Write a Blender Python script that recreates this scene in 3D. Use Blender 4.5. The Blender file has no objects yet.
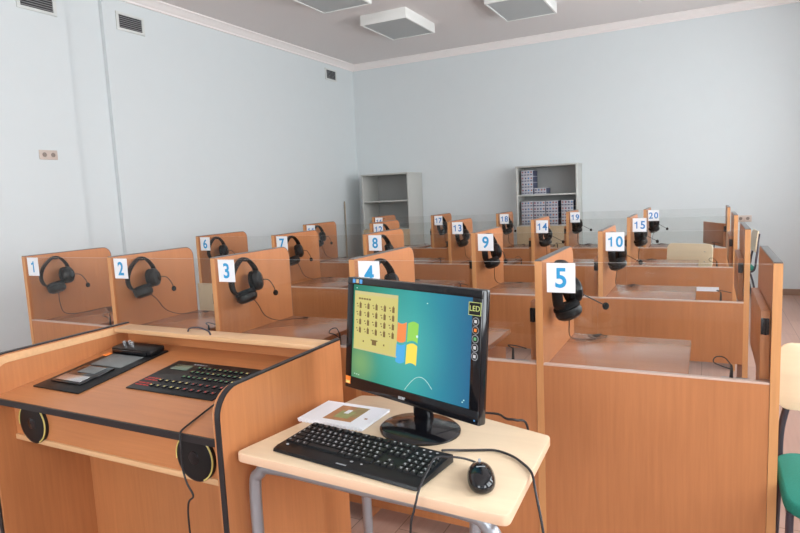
import bpy, bmesh, math, random
from mathutils import Vector, Matrix
random.seed(7)
SC = bpy.context.scene
COL = SC.collection
PI = math.pi

# ------------------------------------------------------------------ materials
MATS = {}
def new_mat(name):
    m = bpy.data.materials.new(name); m.use_nodes = True
    MATS[name] = m
    return m, m.node_tree.nodes, m.node_tree.links
def flat(name, col, rough=.5, metal=0., spec=.5, var=0., vscale=40., bump=0., emit=None, estr=0.):
    m, N, L = new_mat(name); b = N['Principled BSDF']
    b.inputs['Base Color'].default_value = (*col, 1); b.inputs['Roughness'].default_value = rough
    b.inputs['Metallic'].default_value = metal; b.inputs['Specular IOR Level'].default_value = spec
    if emit:
        b.inputs['Emission Color'].default_value = (*emit, 1); b.inputs['Emission Strength'].default_value = estr
    if var or bump:
        tc = N.new('ShaderNodeTexCoord'); nz = N.new('ShaderNodeTexNoise')
        nz.inputs['Scale'].default_value = vscale; nz.inputs['Detail'].default_value = 4
        L.new(tc.outputs['Object'], nz.inputs['Vector'])
        if var:
            mx = N.new('ShaderNodeMix'); mx.data_type = 'RGBA'
            mx.inputs[6].default_value = (*[c*(1-var) for c in col], 1); mx.inputs[7].default_value = (*[min(1, c*(1+var)) for c in col], 1)
            L.new(nz.outputs['Fac'], mx.inputs[0]); L.new(mx.outputs[2], b.inputs['Base Color'])
        if bump:
            bp = N.new('ShaderNodeBump'); bp.inputs['Strength'].default_value = bump; bp.inputs['Distance'].default_value = .002
            L.new(nz.outputs['Fac'], bp.inputs['Height']); L.new(bp.outputs['Normal'], b.inputs['Normal'])
    return m
def wood(name, col, axis='z', amp=.13, rough=.38, fine=70., spec=.5):
    m, N, L = new_mat(name); b = N['Principled BSDF']
    tc = N.new('ShaderNodeTexCoord'); oi = N.new('ShaderNodeObjectInfo')
    off = N.new('ShaderNodeVectorMath'); off.operation = 'MULTIPLY_ADD'
    cmb = N.new('ShaderNodeCombineXYZ'); mul = N.new('ShaderNodeMath'); mul.operation = 'MULTIPLY'; mul.inputs[1].default_value = 37.
    L.new(oi.outputs['Random'], mul.inputs[0])
    for k in range(3): L.new(mul.outputs[0], cmb.inputs[k])
    add = N.new('ShaderNodeVectorMath'); add.operation = 'ADD'
    L.new(tc.outputs['Object'], add.inputs[0]); L.new(cmb.outputs[0], add.inputs[1])
    mp = N.new('ShaderNodeMapping')
    s = {'x': (.05, 1, 1), 'y': (1, .05, 1), 'z': (1, 1, .05)}[axis]
    mp.inputs['Scale'].default_value = [fine*k for k in s]
    L.new(add.outputs[0], mp.inputs['Vector'])
    n1 = N.new('ShaderNodeTexNoise'); n1.inputs['Scale'].default_value = 1.; n1.inputs['Detail'].default_value = 5; n1.inputs['Roughness'].default_value = .6
    L.new(mp.outputs[0], n1.inputs['Vector'])
    mp2 = N.new('ShaderNodeMapping'); mp2.inputs['Scale'].default_value = [fine*.12*(.35 if k < .5 else k) for k in s]
    L.new(add.outputs[0], mp2.inputs['Vector'])
    n2 = N.new('ShaderNodeTexNoise'); n2.inputs['Scale'].default_value = 1.; n2.inputs['Detail'].default_value = 2
    L.new(mp2.outputs[0], n2.inputs['Vector'])
    mx = N.new('ShaderNodeMix'); mx.data_type = 'FLOAT'; mx.inputs[0].default_value = .4
    L.new(n1.outputs['Fac'], mx.inputs[2]); L.new(n2.outputs['Fac'], mx.inputs[3])
    cr = N.new('ShaderNodeValToRGB')
    cr.color_ramp.elements[0].position = .28; cr.color_ramp.elements[1].position = .72
    cr.color_ramp.elements[0].color = (col[0]*(1-amp), col[1]*(1-amp*1.25), col[2]*(1-amp*1.4), 1)
    cr.color_ramp.elements[1].color = (min(1, col[0]*(1+amp)), col[1]*(1+amp), col[2]*(1+amp), 1)
    L.new(mx.outputs[0], cr.inputs[0]); L.new(cr.outputs[0], b.inputs['Base Color'])
    b.inputs['Roughness'].default_value = rough; b.inputs['Specular IOR Level'].default_value = spec
    return m
WOODC = (.47, .185, .070)
M_WOOD = wood('laminate_vertical', WOODC, 'z')
M_WOODX = wood('laminate_crosswise', WOODC, 'x', rough=.33)
M_WOODY = wood('laminate_lengthwise', WOODC, 'y', rough=.33)
M_DESK = wood('desk_laminate', (.43, .195, .105), 'x', amp=.10, rough=.2, spec=.75)
M_EDGE = wood('light_edge_band', (.60, .29, .115), 'z', amp=.12)
M_EDGEX = wood('light_edge_crosswise', (.66, .40, .21), 'x', amp=.12)
M_BEIGE = wood('beige_laminate', (.56, .43, .28), 'z', amp=.08)
M_BIRCH = wood('birch_tabletop', (.70, .545, .375), 'x', amp=.07, rough=.35, fine=45)
M_BIRCHEDGE = flat('pinkish_table_edge', (.70, .47, .32), .4)
M_PLY = wood('cream_plywood', (.80, .66, .46), 'x', amp=.08, rough=.35, fine=40)
M_DARKEDGE = flat('dark_edging', (.014, .012, .014), .4)
M_GREYEDGE = flat('grey_edging', (.10, .095, .095), .3)
M_GLINT = flat('panel_edge_glint', (.60, .44, .37), .35)  # light caught by the panel top edges, put into a paler colour
M_BLACK = flat('black_plastic', (.007, .007, .008), .4, spec=.3)
M_BLACKG = flat('gloss_black', (.006, .006, .008), .12)
M_FOAM = flat('black_foam', (.010, .010, .011), .9, spec=.2, bump=.4, vscale=300)
M_RUB = flat('cable_black', (.015, .013, .015), .5)
M_WHITE = flat('white_card', (.86, .87, .90), .5)
M_BLUE = flat('blue_numeral', (.025, .32, .63), .5)
M_BLUE2 = flat('deep_blue_numeral', (.04, .22, .55), .5)
M_GREEN = flat('green_fabric', (.015, .20, .145), .9, var=.25, vscale=220, bump=.5)
M_STEEL = flat('grey_steel_tube', (.32, .33, .36), .32, metal=.6)
M_CHROME = flat('chrome', (.75, .75, .77), .15, metal=1.)
M_DKTUBE = flat('dark_tube', (.06, .05, .065), .35, metal=.3)
M_GREYP = flat('grey_plastic', (.30, .31, .33), .5)
M_LGREY = flat('light_grey_plastic', (.55, .56, .58), .5)
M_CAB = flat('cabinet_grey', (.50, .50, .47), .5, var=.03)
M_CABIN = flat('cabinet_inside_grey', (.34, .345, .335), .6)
M_BOXW = flat('carton_white', (.46, .46, .50), .55)
M_BOXD = flat('carton_navy', (.06, .07, .13), .5)
M_RED = flat('red_mark', (.55, .05, .04), .5)
M_ORANGE = flat('orange_sticker', (.85, .22, .03), .5)
M_GRN = flat('green_mark', (.12, .38, .16), .5)
M_YEL = flat('yellow_mark', (.75, .65, .22), .5)
M_YELR = flat('yellow_ring', (.62, .52, .16), .45)
M_SKY = flat('sticker_blue', (.10, .35, .75), .4)
M_TAN = flat('sticker_tan', (.55, .42, .26), .4)
M_LCD = flat('lcd_green_grey', (.13, .17, .12), .25)
M_MESHG = flat('grey_grille', (.16, .17, .17), .6, var=.4, vscale=900)
M_LEG = flat('key_legend', (.36, .36, .38), .5)
M_PAPER = flat('paper_white', (.80, .82, .88), .55)
M_STICK = wood('pale_stick', (.30, .25, .18), 'z', amp=.1)
M_SOCK = flat('socket_beige', (.60, .50, .44), .4)
M_SOCKD = flat('socket_hole', (.25, .20, .17), .5)
M_LAMPH = flat('lamp_white', (.82, .82, .79), .4)
M_LAMPD = flat('lamp_diffuser', (.46, .48, .48), .55, var=.06, vscale=260)
M_SILV = flat('silver', (.6, .6, .62), .25, metal=.9)
M_OLIVE = flat('print_olive', (.30, .23, .10), .5, var=.5, vscale=60)
M_BROWN = flat('print_brown', (.42, .20, .09), .5, var=.4, vscale=50)
M_PRINTG = flat('print_green', (.30, .33, .14), .5, var=.3, vscale=80)
M_DIM = flat('vent_dark', (.05, .05, .055), .7)
M_SLAT = flat('vent_slat', (.33, .33, .33), .5)
M_VENTF = flat('vent_frame', (.66, .68, .66), .5)
M_WALL = flat('wall_paint', (.665, .705, .715), .85, var=.015, vscale=6, bump=.05)
M_CEIL = flat('ceiling_paint', (.76, .715, .70), .9, var=.01)
M_CORN = flat('cornice_white', (.84, .79, .77), .8)
M_BASE = flat('baseboard_brown', (.33, .20, .14), .5)
M_WINF = flat('window_frame', (.8, .8, .8), .4)

def floor_mat():
    m, N, L = new_mat('floor_laminate'); b = N['Principled BSDF']
    tc = N.new('ShaderNodeTexCoord'); mp = N.new('ShaderNodeMapping'); mp.inputs['Rotation'].default_value = (0, 0, PI/2)
    L.new(tc.outputs['Object'], mp.inputs['Vector'])
    br = N.new('ShaderNodeTexBrick'); br.inputs['Scale'].default_value = 1.
    br.inputs['Brick Width'].default_value = 1.2; br.inputs['Row Height'].default_value = .19; br.inputs['Mortar Size'].default_value = .0025
    br.inputs['Color1'].default_value = (.44, .27, .21, 1); br.inputs['Color2'].default_value = (.38, .225, .175, 1); br.inputs['Mortar'].default_value = (.2, .11, .08, 1)
    L.new(mp.outputs[0], br.inputs['Vector'])
    mp2 = N.new('ShaderNodeMapping'); mp2.inputs['Scale'].default_value = (40, 2, 1); L.new(tc.outputs['Object'], mp2.inputs['Vector'])
    nz = N.new('ShaderNodeTexNoise'); nz.inputs['Scale'].default_value = 1; nz.inputs['Detail'].default_value = 4; L.new(mp2.outputs[0], nz.inputs['Vector'])
    mx = N.new('ShaderNodeMix'); mx.data_type = 'RGBA'; mx.blend_type = 'MULTIPLY'; mx.inputs[0].default_value = .5
    cr = N.new('ShaderNodeValToRGB'); cr.color_ramp.elements[0].color = (.6, .6, .6, 1); cr.color_ramp.elements[1].color = (1.3, 1.3, 1.3, 1)
    L.new(nz.outputs['Fac'], cr.inputs[0]); L.new(br.outputs['Color'], mx.inputs[6]); L.new(cr.outputs[0], mx.inputs[7])
    L.new(mx.outputs[2], b.inputs['Base Color']); b.inputs['Roughness'].default_value = .28
    return m
M_FLOOR = floor_mat()
def glass_mat(name, tint, ior=1.45):
    m, N, L = new_mat(name); N.remove(N['Principled BSDF']); out = N['Material Output']
    tr = N.new('ShaderNodeBsdfTransparent'); tr.inputs[0].default_value = (*tint, 1)
    gl = N.new('ShaderNodeBsdfGlossy'); gl.inputs['Roughness'].default_value = .015
    lw = N.new('ShaderNodeLayerWeight'); lw.inputs['Blend'].default_value = .5
    pw = N.new('ShaderNodeMath'); pw.operation = 'POWER'; pw.inputs[1].default_value = 5.; L.new(lw.outputs['Facing'], pw.inputs[0])
    r0 = ((ior-1)/(ior+1))**2
    fr = N.new('ShaderNodeMath'); fr.operation = 'MULTIPLY_ADD'; fr.inputs[1].default_value = 1-r0; fr.inputs[2].default_value = r0; L.new(pw.outputs[0], fr.inputs[0])
    mx = N.new('ShaderNodeMixShader'); L.new(fr.outputs[0], mx.inputs[0]); L.new(tr.outputs[0], mx.inputs[1]); L.new(gl.outputs[0], mx.inputs[2])
    L.new(mx.outputs[0], out.inputs['Surface'])
    return m
M_GLASS = glass_mat('booth_glass', (.965, .97, .965), 1.33)
M_PANE = glass_mat('window_glass', (.98, .99, .99), 1.3)
M_GEDGE = flat('glass_edge', (.55, .56, .55), .3)

def screen_mat():
    m, N, L = new_mat('lit_screen'); b = N['Principled BSDF']
    tc = N.new('ShaderNodeTexCoord'); sx = N.new('ShaderNodeSeparateXYZ'); L.new(tc.outputs['Object'], sx.inputs[0])
    mr = N.new('ShaderNodeMapRange'); mr.inputs[1].default_value = -.26; mr.inputs[2].default_value = .26; L.new(sx.outputs['X'], mr.inputs[0])
    cr = N.new('ShaderNodeValToRGB'); e = cr.color_ramp.elements
    e[0].position = 0; e[0].color = (.012, .17, .10, 1); e[1].position = 1; e[1].color = (.012, .10, .25, 1)
    for pos, c in ((.3, (.03, .30, .22)), (.55, (.03, .34, .34)), (.75, (.02, .24, .34))):
        k = e.new(pos); k.color = (*c, 1)
    L.new(mr.outputs[0], cr.inputs[0])
    # soft glow round the emblem and a green-yellow glow low on the left
    def glow(cx, cz, r):
        v = N.new('ShaderNodeVectorMath'); v.operation = 'DISTANCE'; v.inputs[1].default_value = (cx, 0, cz)
        c2 = N.new('ShaderNodeCombineXYZ'); L.new(sx.outputs['X'], c2.inputs[0]); L.new(sx.outputs['Z'], c2.inputs[2]); L.new(c2.outputs[0], v.inputs[0])
        q = N.new('ShaderNodeMapRange'); q.interpolation_type = 'SMOOTHSTEP'
        q.inputs[1].default_value = 0; q.inputs[2].default_value = r; q.inputs[3].default_value = 1; q.inputs[4].default_value = 0
        L.new(v.outputs['Value'], q.inputs[0]); return q.outputs[0]
    a = N.new('ShaderNodeMix'); a.data_type = 'RGBA'; a.inputs[7].default_value = (.10, .52, .47, 1)
    g1 = N.new('ShaderNodeMath'); g1.operation = 'MULTIPLY'; g1.inputs[1].default_value = .55; L.new(glow(-.02, .17, .2), g1.inputs[0]); L.new(g1.outputs[0], a.inputs[0]); L.new(cr.outputs[0], a.inputs[6])
    c = N.new('ShaderNodeMix'); c.data_type = 'RGBA'; c.inputs[7].default_value = (.30, .50, .16, 1)
    g2 = N.new('ShaderNodeMath'); g2.operation = 'MULTIPLY'; g2.inputs[1].default_value = .6; L.new(glow(-.2, .09, .1), g2.inputs[0]); L.new(g2.outputs[0], c.inputs[0]); L.new(a.outputs[2], c.inputs[6])
    b.inputs['Base Color'].default_value = (.01, .01, .01, 1); b.inputs['Roughness'].default_value = .35; b.inputs['Specular IOR Level'].default_value = .2
    L.new(c.outputs[2], b.inputs['Emission Color']); b.inputs['Emission Strength'].default_value = .85
    return m
M_SCREEN = screen_mat()
def lit(name, col, s=1.): return flat(name, tuple(c*.05 for c in col), .4, emit=col, estr=s)
M_SWIN = lit('lit_window_yellow', (.52, .46, .15)); M_SWIN2 = lit('lit_window_bar', (.50, .44, .20)); M_SINK = lit('lit_dark_ink', (.16, .10, .03))
M_SRED = lit('lit_red', (.75, .22, .06)); M_SGRN = lit('lit_green', (.25, .55, .08)); M_SBLU = lit('lit_blue', (.06, .35, .65)); M_SYEL = lit('lit_yellow', (.80, .62, .08)); M_SWHT = lit('lit_white', (.55, .75, .68))
M_LEDT = flat('sticker_lime', (.55, .62, .20), .4)

# ------------------------------------------------------------------ mesh building
class MB:
    def __init__(s): s.v = []; s.f = []; s.m = []; s.sm = []; s.mats = []
    def mi(s, mat):
        if mat not in s.mats: s.mats.append(mat)
        return s.mats.index(mat)
    def add(s, vs, fs, mat, smooth=False, T=None):
        b = len(s.v); k = s.mi(mat)
        for v in vs:
            v = Vector(v); s.v.append(T @ v if T else v)
        for f in fs: s.f.append([b+i for i in f]); s.m.append(k); s.sm.append(smooth)
        return s
    def box(s, x0, x1, y0, y1, z0, z1, mat, bev=0., T=None, seg=2):
        if bev <= 0:
            vs = [(x, y, z) for x in (x0, x1) for y in (y0, y1) for z in (z0, z1)]
            fs = [(0, 1, 3, 2), (4, 6, 7, 5), (0, 4, 5, 1), (2, 3, 7, 6), (0, 2, 6, 4), (1, 5, 7, 3)]
            return s.add(vs, fs, mat, False, T)
        bm = bmesh.new(); bmesh.ops.create_cube(bm, size=1)
        for v in bm.verts: v.co = Vector(((x0+x1)/2+v.co.x*(x1-x0), (y0+y1)/2+v.co.y*(y1-y0), (z0+z1)/2+v.co.z*(z1-z0)))
        bmesh.ops.bevel(bm, geom=list(bm.edges), offset=bev, segments=seg, profile=.5, affect='EDGES')
        return s.frombm(bm, mat, True, T)
    def frombm(s, bm, mat, smooth=True, T=None):
        bm.verts.ensure_lookup_table(); bm.verts.index_update()
        s.add([v.co.copy() for v in bm.verts], [[v.index for v in f.verts] for f in bm.faces], mat, smooth, T); bm.free(); return s
    def prism(s, outline, axis, a, b, mat, bev=0., T=None, sidemat=None, seg=2):
        """outline 2-D; axis x: (y,z), y: (x,z), z: (x,y)"""
        def p(q, t): return {'x': (t, q[0], q[1]), 'y': (q[0], t, q[1]), 'z': (q[0], q[1], t)}[axis]
        bm = bmesh.new(); n = len(outline)
        A = [bm.verts.new(p(q, a)) for q in outline]; B = [bm.verts.new(p(q, b)) for q in outline]
        bm.faces.new(A[::-1]); bm.faces.new(B)
        for i in range(n): bm.faces.new((A[i], A[(i+1) % n], B[(i+1) % n], B[i]))
        bmesh.ops.recalc_face_normals(bm, faces=bm.faces)
        if bev:
            es = [e for e in bm.edges if len(e.link_faces) == 2 and e.calc_face_angle(0) > .9]
            bmesh.ops.bevel(bm, geom=es, offset=bev, segments=seg, profile=.5, affect='EDGES')
        if sidemat is None: return s.frombm(bm, mat, True, T)
        ax = 'xyz'.index(axis); bm.verts.index_update(); bm.normal_update()
        vs = [v.co.copy() for v in bm.verts]
        cap = [[v.index for v in f.verts] for f in bm.faces if abs(f.normal[ax]) > .9]
        sd = [[v.index for v in f.verts] for f in bm.faces if abs(f.normal[ax]) <= .9]
        bm.free(); s.add(vs, cap, mat, True, T); b0 = len(s.v)-len(vs); k = s.mi(sidemat)
        for f in sd: s.f.append([b0+i for i in f]); s.m.append(k); s.sm.append(True)
        return s
    def tube(s, pts, r, mat, seg=8, smooth=6, T=None, caps=True, flatx=None):
        P = spline(pts, smooth) if smooth > 1 and len(pts) > 2 else [Vector(p) for p in pts]
        n = len(P); vs = []; fs = []; ref = None
        for i, p in enumerate(P):
            t = (P[min(i+1, n-1)]-P[max(i-1, 0)]); t = t.normalized() if t.length > 1e-9 else Vector((0, 0, 1))
            if ref is None: ref = t.orthogonal().normalized()
            ref = (ref - t*ref.dot(t)); ref = ref.normalized() if ref.length > 1e-6 else t.orthogonal().normalized()
            bn = t.cross(ref); rr = r(i/(n-1)) if callable(r) else r
            for k in range(seg):
                a = 2*PI*k/seg
                if flatx: vs.append(p + Vector(flatx).normalized()*math.cos(a)*rr*2.0 + t.cross(Vector(flatx)).normalized()*math.sin(a)*rr*.55)
                else: vs.append(p + ref*math.cos(a)*rr + bn*math.sin(a)*rr)
        for i in range(n-1):
            for k in range(seg): fs.append((i*seg+k, i*seg+(k+1) % seg, (i+1)*seg+(k+1) % seg, (i+1)*seg+k))
        if caps: fs.append(list(range(seg))[::-1]); fs.append([(n-1)*seg+k for k in range(seg)])
        return s.add(vs, fs, mat, True, T)
    def lathe(s, prof, mat, seg=24, T=None):
        vs = []; fs = []; n = len(prof)
        for r, z in prof:
            for k in range(seg): a = 2*PI*k/seg; vs.append((r*math.cos(a), r*math.sin(a), z))
        for i in range(n-1):
            for k in range(seg): fs.append((i*seg+k, i*seg+(k+1) % seg, (i+1)*seg+(k+1) % seg, (i+1)*seg+k))
        fs.append(list(range(seg))[::-1]); fs.append([(n-1)*seg+k for k in range(seg)])
        return s.add(vs, fs, mat, True, T)
    def ball(s, c, r, mat, T=None, u=14, w=10):
        bm = bmesh.new(); bmesh.ops.create_uvsphere(bm, u_segments=u, v_segments=w, radius=1)
        rr = r if isinstance(r, tuple) else (r, r, r)
        for v in bm.verts: v.co = Vector(c)+Vector((v.co.x*rr[0], v.co.y*rr[1], v.co.z*rr[2]))
        return s.frombm(bm, mat, True, T)
    def text(s, txt, size, mat, T, bold=.0, depth=.0004, squeeze=1.):
        cu = bpy.data.curves.new('txt', 'FONT'); cu.body = txt; cu.size = size; cu.align_x = 'CENTER'; cu.align_y = 'CENTER'
        cu.extrude = depth; cu.offset = bold*size; cu.resolution_u = 4
        o = bpy.data.objects.new('txt', cu); COL.objects.link(o)
        bpy.context.view_layer.update()
        me = bpy.data.meshes.new_from_object(o.evaluated_get(bpy.context.evaluated_depsgraph_get()))
        xs = [v.co.x for v in me.vertices]; ys = [v.co.y for v in me.vertices]
        cx, cy = (min(xs)+max(xs))/2, (min(ys)+max(ys))/2
        s.add([((v.co.x-cx)*squeeze, v.co.y-cy, v.co.z) for v in me.vertices], [list(p.vertices) for p in me.polygons], mat, False, T)
        bpy.data.objects.remove(o); bpy.data.curves.remove(cu); bpy.data.meshes.remove(me); return s
    def build(s, name, parent=None, angle=35):
        me = bpy.data.meshes.new(name); me.from_pydata([tuple(v) for v in s.v], [], s.f)
        for m in s.mats: me.materials.append(m)
        for i, p in enumerate(me.polygons): p.material_index = s.m[i]; p.use_smooth = s.sm[i]
        bm = bmesh.new(); bm.from_mesh(me); bmesh.ops.recalc_face_normals(bm, faces=bm.faces); bm.to_mesh(me); bm.free()
        me.set_sharp_from_angle(angle=math.radians(angle)); me.update()
        o = bpy.data.objects.new(name, me); COL.objects.link(o)
        if parent: o.parent = parent
        return o
def spline(pts, k):
    P = [Vector(p) for p in pts]; out = []
    for i in range(len(P)-1):
        p0 = P[i-1] if i else P[0]*2-P[1]; p1, p2 = P[i], P[i+1]; p3 = P[i+2] if i+2 < len(P) else P[-1]*2-P[-2]
        for j in range(k):
            t = j/k; out.append(.5*((2*p1)+(p2-p0)*t+(2*p0-5*p1+4*p2-p3)*t*t+(3*p1-p0-3*p2+p3)*t**3))
    out.append(P[-1]); return out
def arc(cx, cy, r, a0, a1, n=8): return [(cx+r*math.cos(a0+(a1-a0)*i/n), cy+r*math.sin(a0+(a1-a0)*i/n)) for i in range(n+1)]
def empty(name, loc, label, cat, group=None, rz=0., rot=None):
    o = bpy.data.objects.new(name, None); COL.objects.link(o); o.empty_display_size = .05
    o.location = loc; o.rotation_euler = rot or (0, 0, rz); tag(o, label, cat, group); return o
def tag(o, label, cat, group=None):
    o['label'] = label; o['category'] = cat
    if group: o['group'] = group
    return o
def lab(o, label): o['label'] = label; return o
def struct(o): o['kind'] = 'structure'; return o
def axisT(loc, z, x=None):
    """matrix whose local z points along z, local x near x"""
    z = Vector(z).normalized(); x = Vector(x) if x else z.orthogonal(); x = (x - z*x.dot(z)).normalized(); y = z.cross(x)
    m = Matrix((x, y, z)).transposed().to_4x4(); m.translation = Vector(loc); return m

# ------------------------------------------------------------------ camera
cam = bpy.data.cameras.new('camera'); co = bpy.data.objects.new('camera', cam); COL.objects.link(co); SC.camera = co
YAW, PIT, ROL = math.radians(27.123), math.radians(6.828), math.radians(-2.654)
fw = Vector((-math.sin(YAW)*math.cos(PIT), math.cos(YAW)*math.cos(PIT), -math.sin(PIT)))
rt = Vector((math.cos(YAW), math.sin(YAW), 0)); up = rt.cross(fw)
Rr = rt*math.cos(ROL)+up*math.sin(ROL); Uu = -rt*math.sin(ROL)+up*math.cos(ROL)
mm = Matrix((Rr, Uu, -fw)).transposed().to_4x4(); mm.translation = (3.6266, -2.1316, 1.4191)
co.matrix_world = mm; cam.sensor_width = 36; cam.lens = 27.0815; cam.clip_start = .05; cam.clip_end = 100

# ------------------------------------------------------------------ room
XL, XR, YB, YF, ZC = -1.40, 5.30, -4.6, 6.35, 3.47
def wallbox(name, *a, mat=M_WALL): return struct(MB().box(*a, mat).build(name))
struct(MB().box(XL-.7, XR+.3, YB-.3, YF+.3, -.12, 0, M_FLOOR).build('floor'))
struct(MB().box(XL-.7, XR+.3, YB-.3, YF+.3, ZC, ZC+.12, M_CEIL).build('ceiling'))
wl = MB()                                          # left wall with a shallow pipe recess
wl.box(XL-.5, XL, YB, 1.477, 0, ZC, M_WALL); wl.box(XL-.5, XL, 1.863, YF, 0, ZC, M_WALL); wl.box(XL-.5, XL-.045, 1.477, 1.863, 0, ZC, M_WALL)
struct(wl.build('wall_left'))
wallbox('wall_far', XL-.5, XR+.3, YF, YF+.2, 0, ZC)
WINS = [(-3.9, -2.1), (-1.3, .5), (1.3, 3.1), (3.4, 5.0)]; WZ0, WZ1 = .85, 2.95
wr = MB(); ys = [YB]+[y for w in WINS for y in w]+[YF]
for i in range(0, len(ys), 2): wr.box(XR, XR+.25, ys[i], ys[i+1], 0, ZC, M_WALL)
for a, b in WINS: wr.box(XR, XR+.25, a, b, 0, WZ0, M_WALL); wr.box(XR, XR+.25, a, b, WZ1, ZC, M_WALL)
struct(wr.build('wall_right'))
BW = [(1.2, 3.0)]
wb = MB(); wb.box(XL-.5, BW[0][0], YB-.25, YB, 0, ZC, M_WALL); wb.box(BW[0][1], XR+.25, YB-.25, YB, 0, ZC, M_WALL)
wb.box(BW[0][0], BW[0][1], YB-.25, YB, 0, WZ0, M_WALL); wb.box(BW[0][0], BW[0][1], YB-.25, YB, WZ1, ZC, M_WALL)
struct(wb.build('wall_back'))
for n, (a, b) in enumerate(WINS+BW, 1):
    f = MB(); side = n <= len(WINS)
    def pb(u0, u1, z0, z1, mat, t0=.10, t1=.16, m=f):
        if side: m.box(XR+t0, XR+t1, u0, u1, z0, z1, mat)
        else: m.box(u0, u1, YB-t1, YB-t0, z0, z1, mat)
    pb(a, a+.06, WZ0, WZ1, M_WINF); pb(b-.06, b, WZ0, WZ1, M_WINF); pb(a+.06, b-.06, WZ0, WZ0+.06, M_WINF); pb(a+.06, b-.06, WZ1-.06, WZ1, M_WINF)
    c = (a+b)/2; pb(c-.035, c+.035, WZ0+.06, WZ1-.06, M_WINF)
    fo = struct(f.build('window_%d' % n))
    g = MB(); pb(a+.06, c-.035, WZ0+.06, WZ1-.06, M_PANE, .125, .131, g); pb(c+.035, b-.06, WZ0+.06, WZ1-.06, M_PANE, .125, .131, g)
    g.build('window_pane', fo)
    po = bpy.data.lights.new('daylight', 'AREA'); po.shape = 'RECTANGLE'; po.cycles.is_portal = True
    lo = bpy.data.objects.new('daylight_opening', po); COL.objects.link(lo)
    if side: po.size = WZ1-WZ0; po.size_y = b-a; lo.location = (XR+.2, c, (WZ0+WZ1)/2); lo.rotation_euler = (0, PI/2, 0)
    else: po.size = b-a; po.size_y = WZ1-WZ0; lo.location = (c, YB-.2, (WZ0+WZ1)/2); lo.rotation_euler = (PI/2, 0, 0); lo.rotation_euler = (-PI/2, 0, PI) if False else (PI/2, 0, 0)
# cornices and baseboards
prof = [(0, 0), (.08, 0), (.08, -.014), (.058, -.024), (.04, -.05), (.018, -.07), (.018, -.09), (0, -.09)]
def cornice(name, fn, a, b, axis):
    m = MB(); m.prism([fn(q) for q in prof], axis, a, b, M_CORN); struct(m.build(name))
cornice('trim_1', lambda q: (XL+q[0], ZC+q[1]), 1.863, YF, 'y')
cornice('trim_2', lambda q: (YF-q[0], ZC+q[1]), XL, XR, 'x')
cornice('trim_3', lambda q: (XL+q[0], ZC+q[1]), YB, 1.477, 'y')
struct(MB().box(XL, XR, YF-.015, YF, 0, .075, M_BASE).build('baseboard_far'))
struct(MB().box(XL, XL+.015, 1.863, YF-.015, 0, .075, M_BASE).build('baseboard_left'))
struct(MB().box(XR-.015, XR, YB, YF-.015, 0, .075, M_BASE).build('baseboard_right'))

# wall vents
def vent(y0, y1, z0, z1, label):
    e = empty('wall_vent', (XL, (y0+y1)/2, (z0+z1)/2), label, 'vent', 'wall vents high on the left wall')
    w, h = (y1-y0)/2, (z1-z0)/2; f = MB()
    for a in ((-w-.03, w+.03, h, h+.025), (-w-.03, w+.03, -h-.025, -h), (-w-.03, -w, -h, h), (w, w+.03, -h, h)): f.box(0, .012, a[0], a[1], a[2], a[3], M_VENTF, .002)
    f.build('frame', e); MB().box(0.0005, .002, -w, w, -h, h, M_DIM).build('backing', e)
    s = MB()
    for k in range(6):
        z = -h+.012+k*(2*h-.012)/6; T = Matrix.Translation((.006, 0, z)) @ Matrix.Rotation(math.radians(35), 4, 'Y'); s.box(-.006, .006, -w, w, -.0015, .0015, M_SLAT, T=T)
    s.build('slats', e)
vent(1.086, 1.370, 3.10, 3.228, 'wall vent cut by the top edge, above the double socket')
vent(2.03, 2.295, 3.126, 3.248, 'wall vent just right of the recess in the left wall')
vent(5.58, 5.825, 3.173, 3.295, 'small wall vent close to the far corner of the room')
def socket(loc, rz, label):
    e = empty('wall_socket', loc, label, 'socket', 'double wall sockets', rz=rz)
    MB().box(-.08, .08, -.012, 0, -.04, .04, M_SOCK, .004).build('plate', e)
    for x in (-.038, .038):
        m = MB(); T = axisT((x, -.012, 0), (0, -1, 0)); m.lathe([(.028, 0), (.028, .004), (.022, .004), (.020, .001)], M_SOCK, 20, T)
        m.lathe([(.0195, .0012), (.0195, .0016)], M_SOCKD, 16, T); m.build('outlet', e)
socket((XL, 1.182, 1.892), PI/2, 'beige double wall socket on the left wall below a vent')
socket((4.04, YF, .932), 0, 'beige double wall socket on the far wall behind the end booths')

# ceiling lamps
def lamp(x, y, label):
    e = empty('ceiling_lamp', (x, y, ZC), label, 'ceiling light', 'square surface lamps on the ceiling')
    w, d = .29, .405; m = MB()
    m.box(-w, w, -d, -d+.02, -.115, 0, M_LAMPH, .003); m.box(-w, w, d-.02, d, -.115, 0, M_LAMPH, .003)
    m.box(-w, -w+.02, -d+.02, d-.02, -.115, 0, M_LAMPH, .003); m.box(w-.02, w, -d+.02, d-.02, -.115, 0, M_LAMPH, .003); m.build('housing', e)
    MB().box(-w+.022, w-.022, -d+.022, d-.022, -.109, -.101, M_LAMPD).build('diffuser', e)
lamp(.27, 3.09, 'square ceiling lamp nearest the left wall, cut by the top edge')
lamp(.35, 4.52, 'square ceiling lamp over the far left of the room, whole in view')
lamp(1.81, 4.60, 'square ceiling lamp above the cabinet that holds boxes')
lamp(3.24, 4.70, 'square ceiling lamp barely showing, rightmost of the row')

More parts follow.
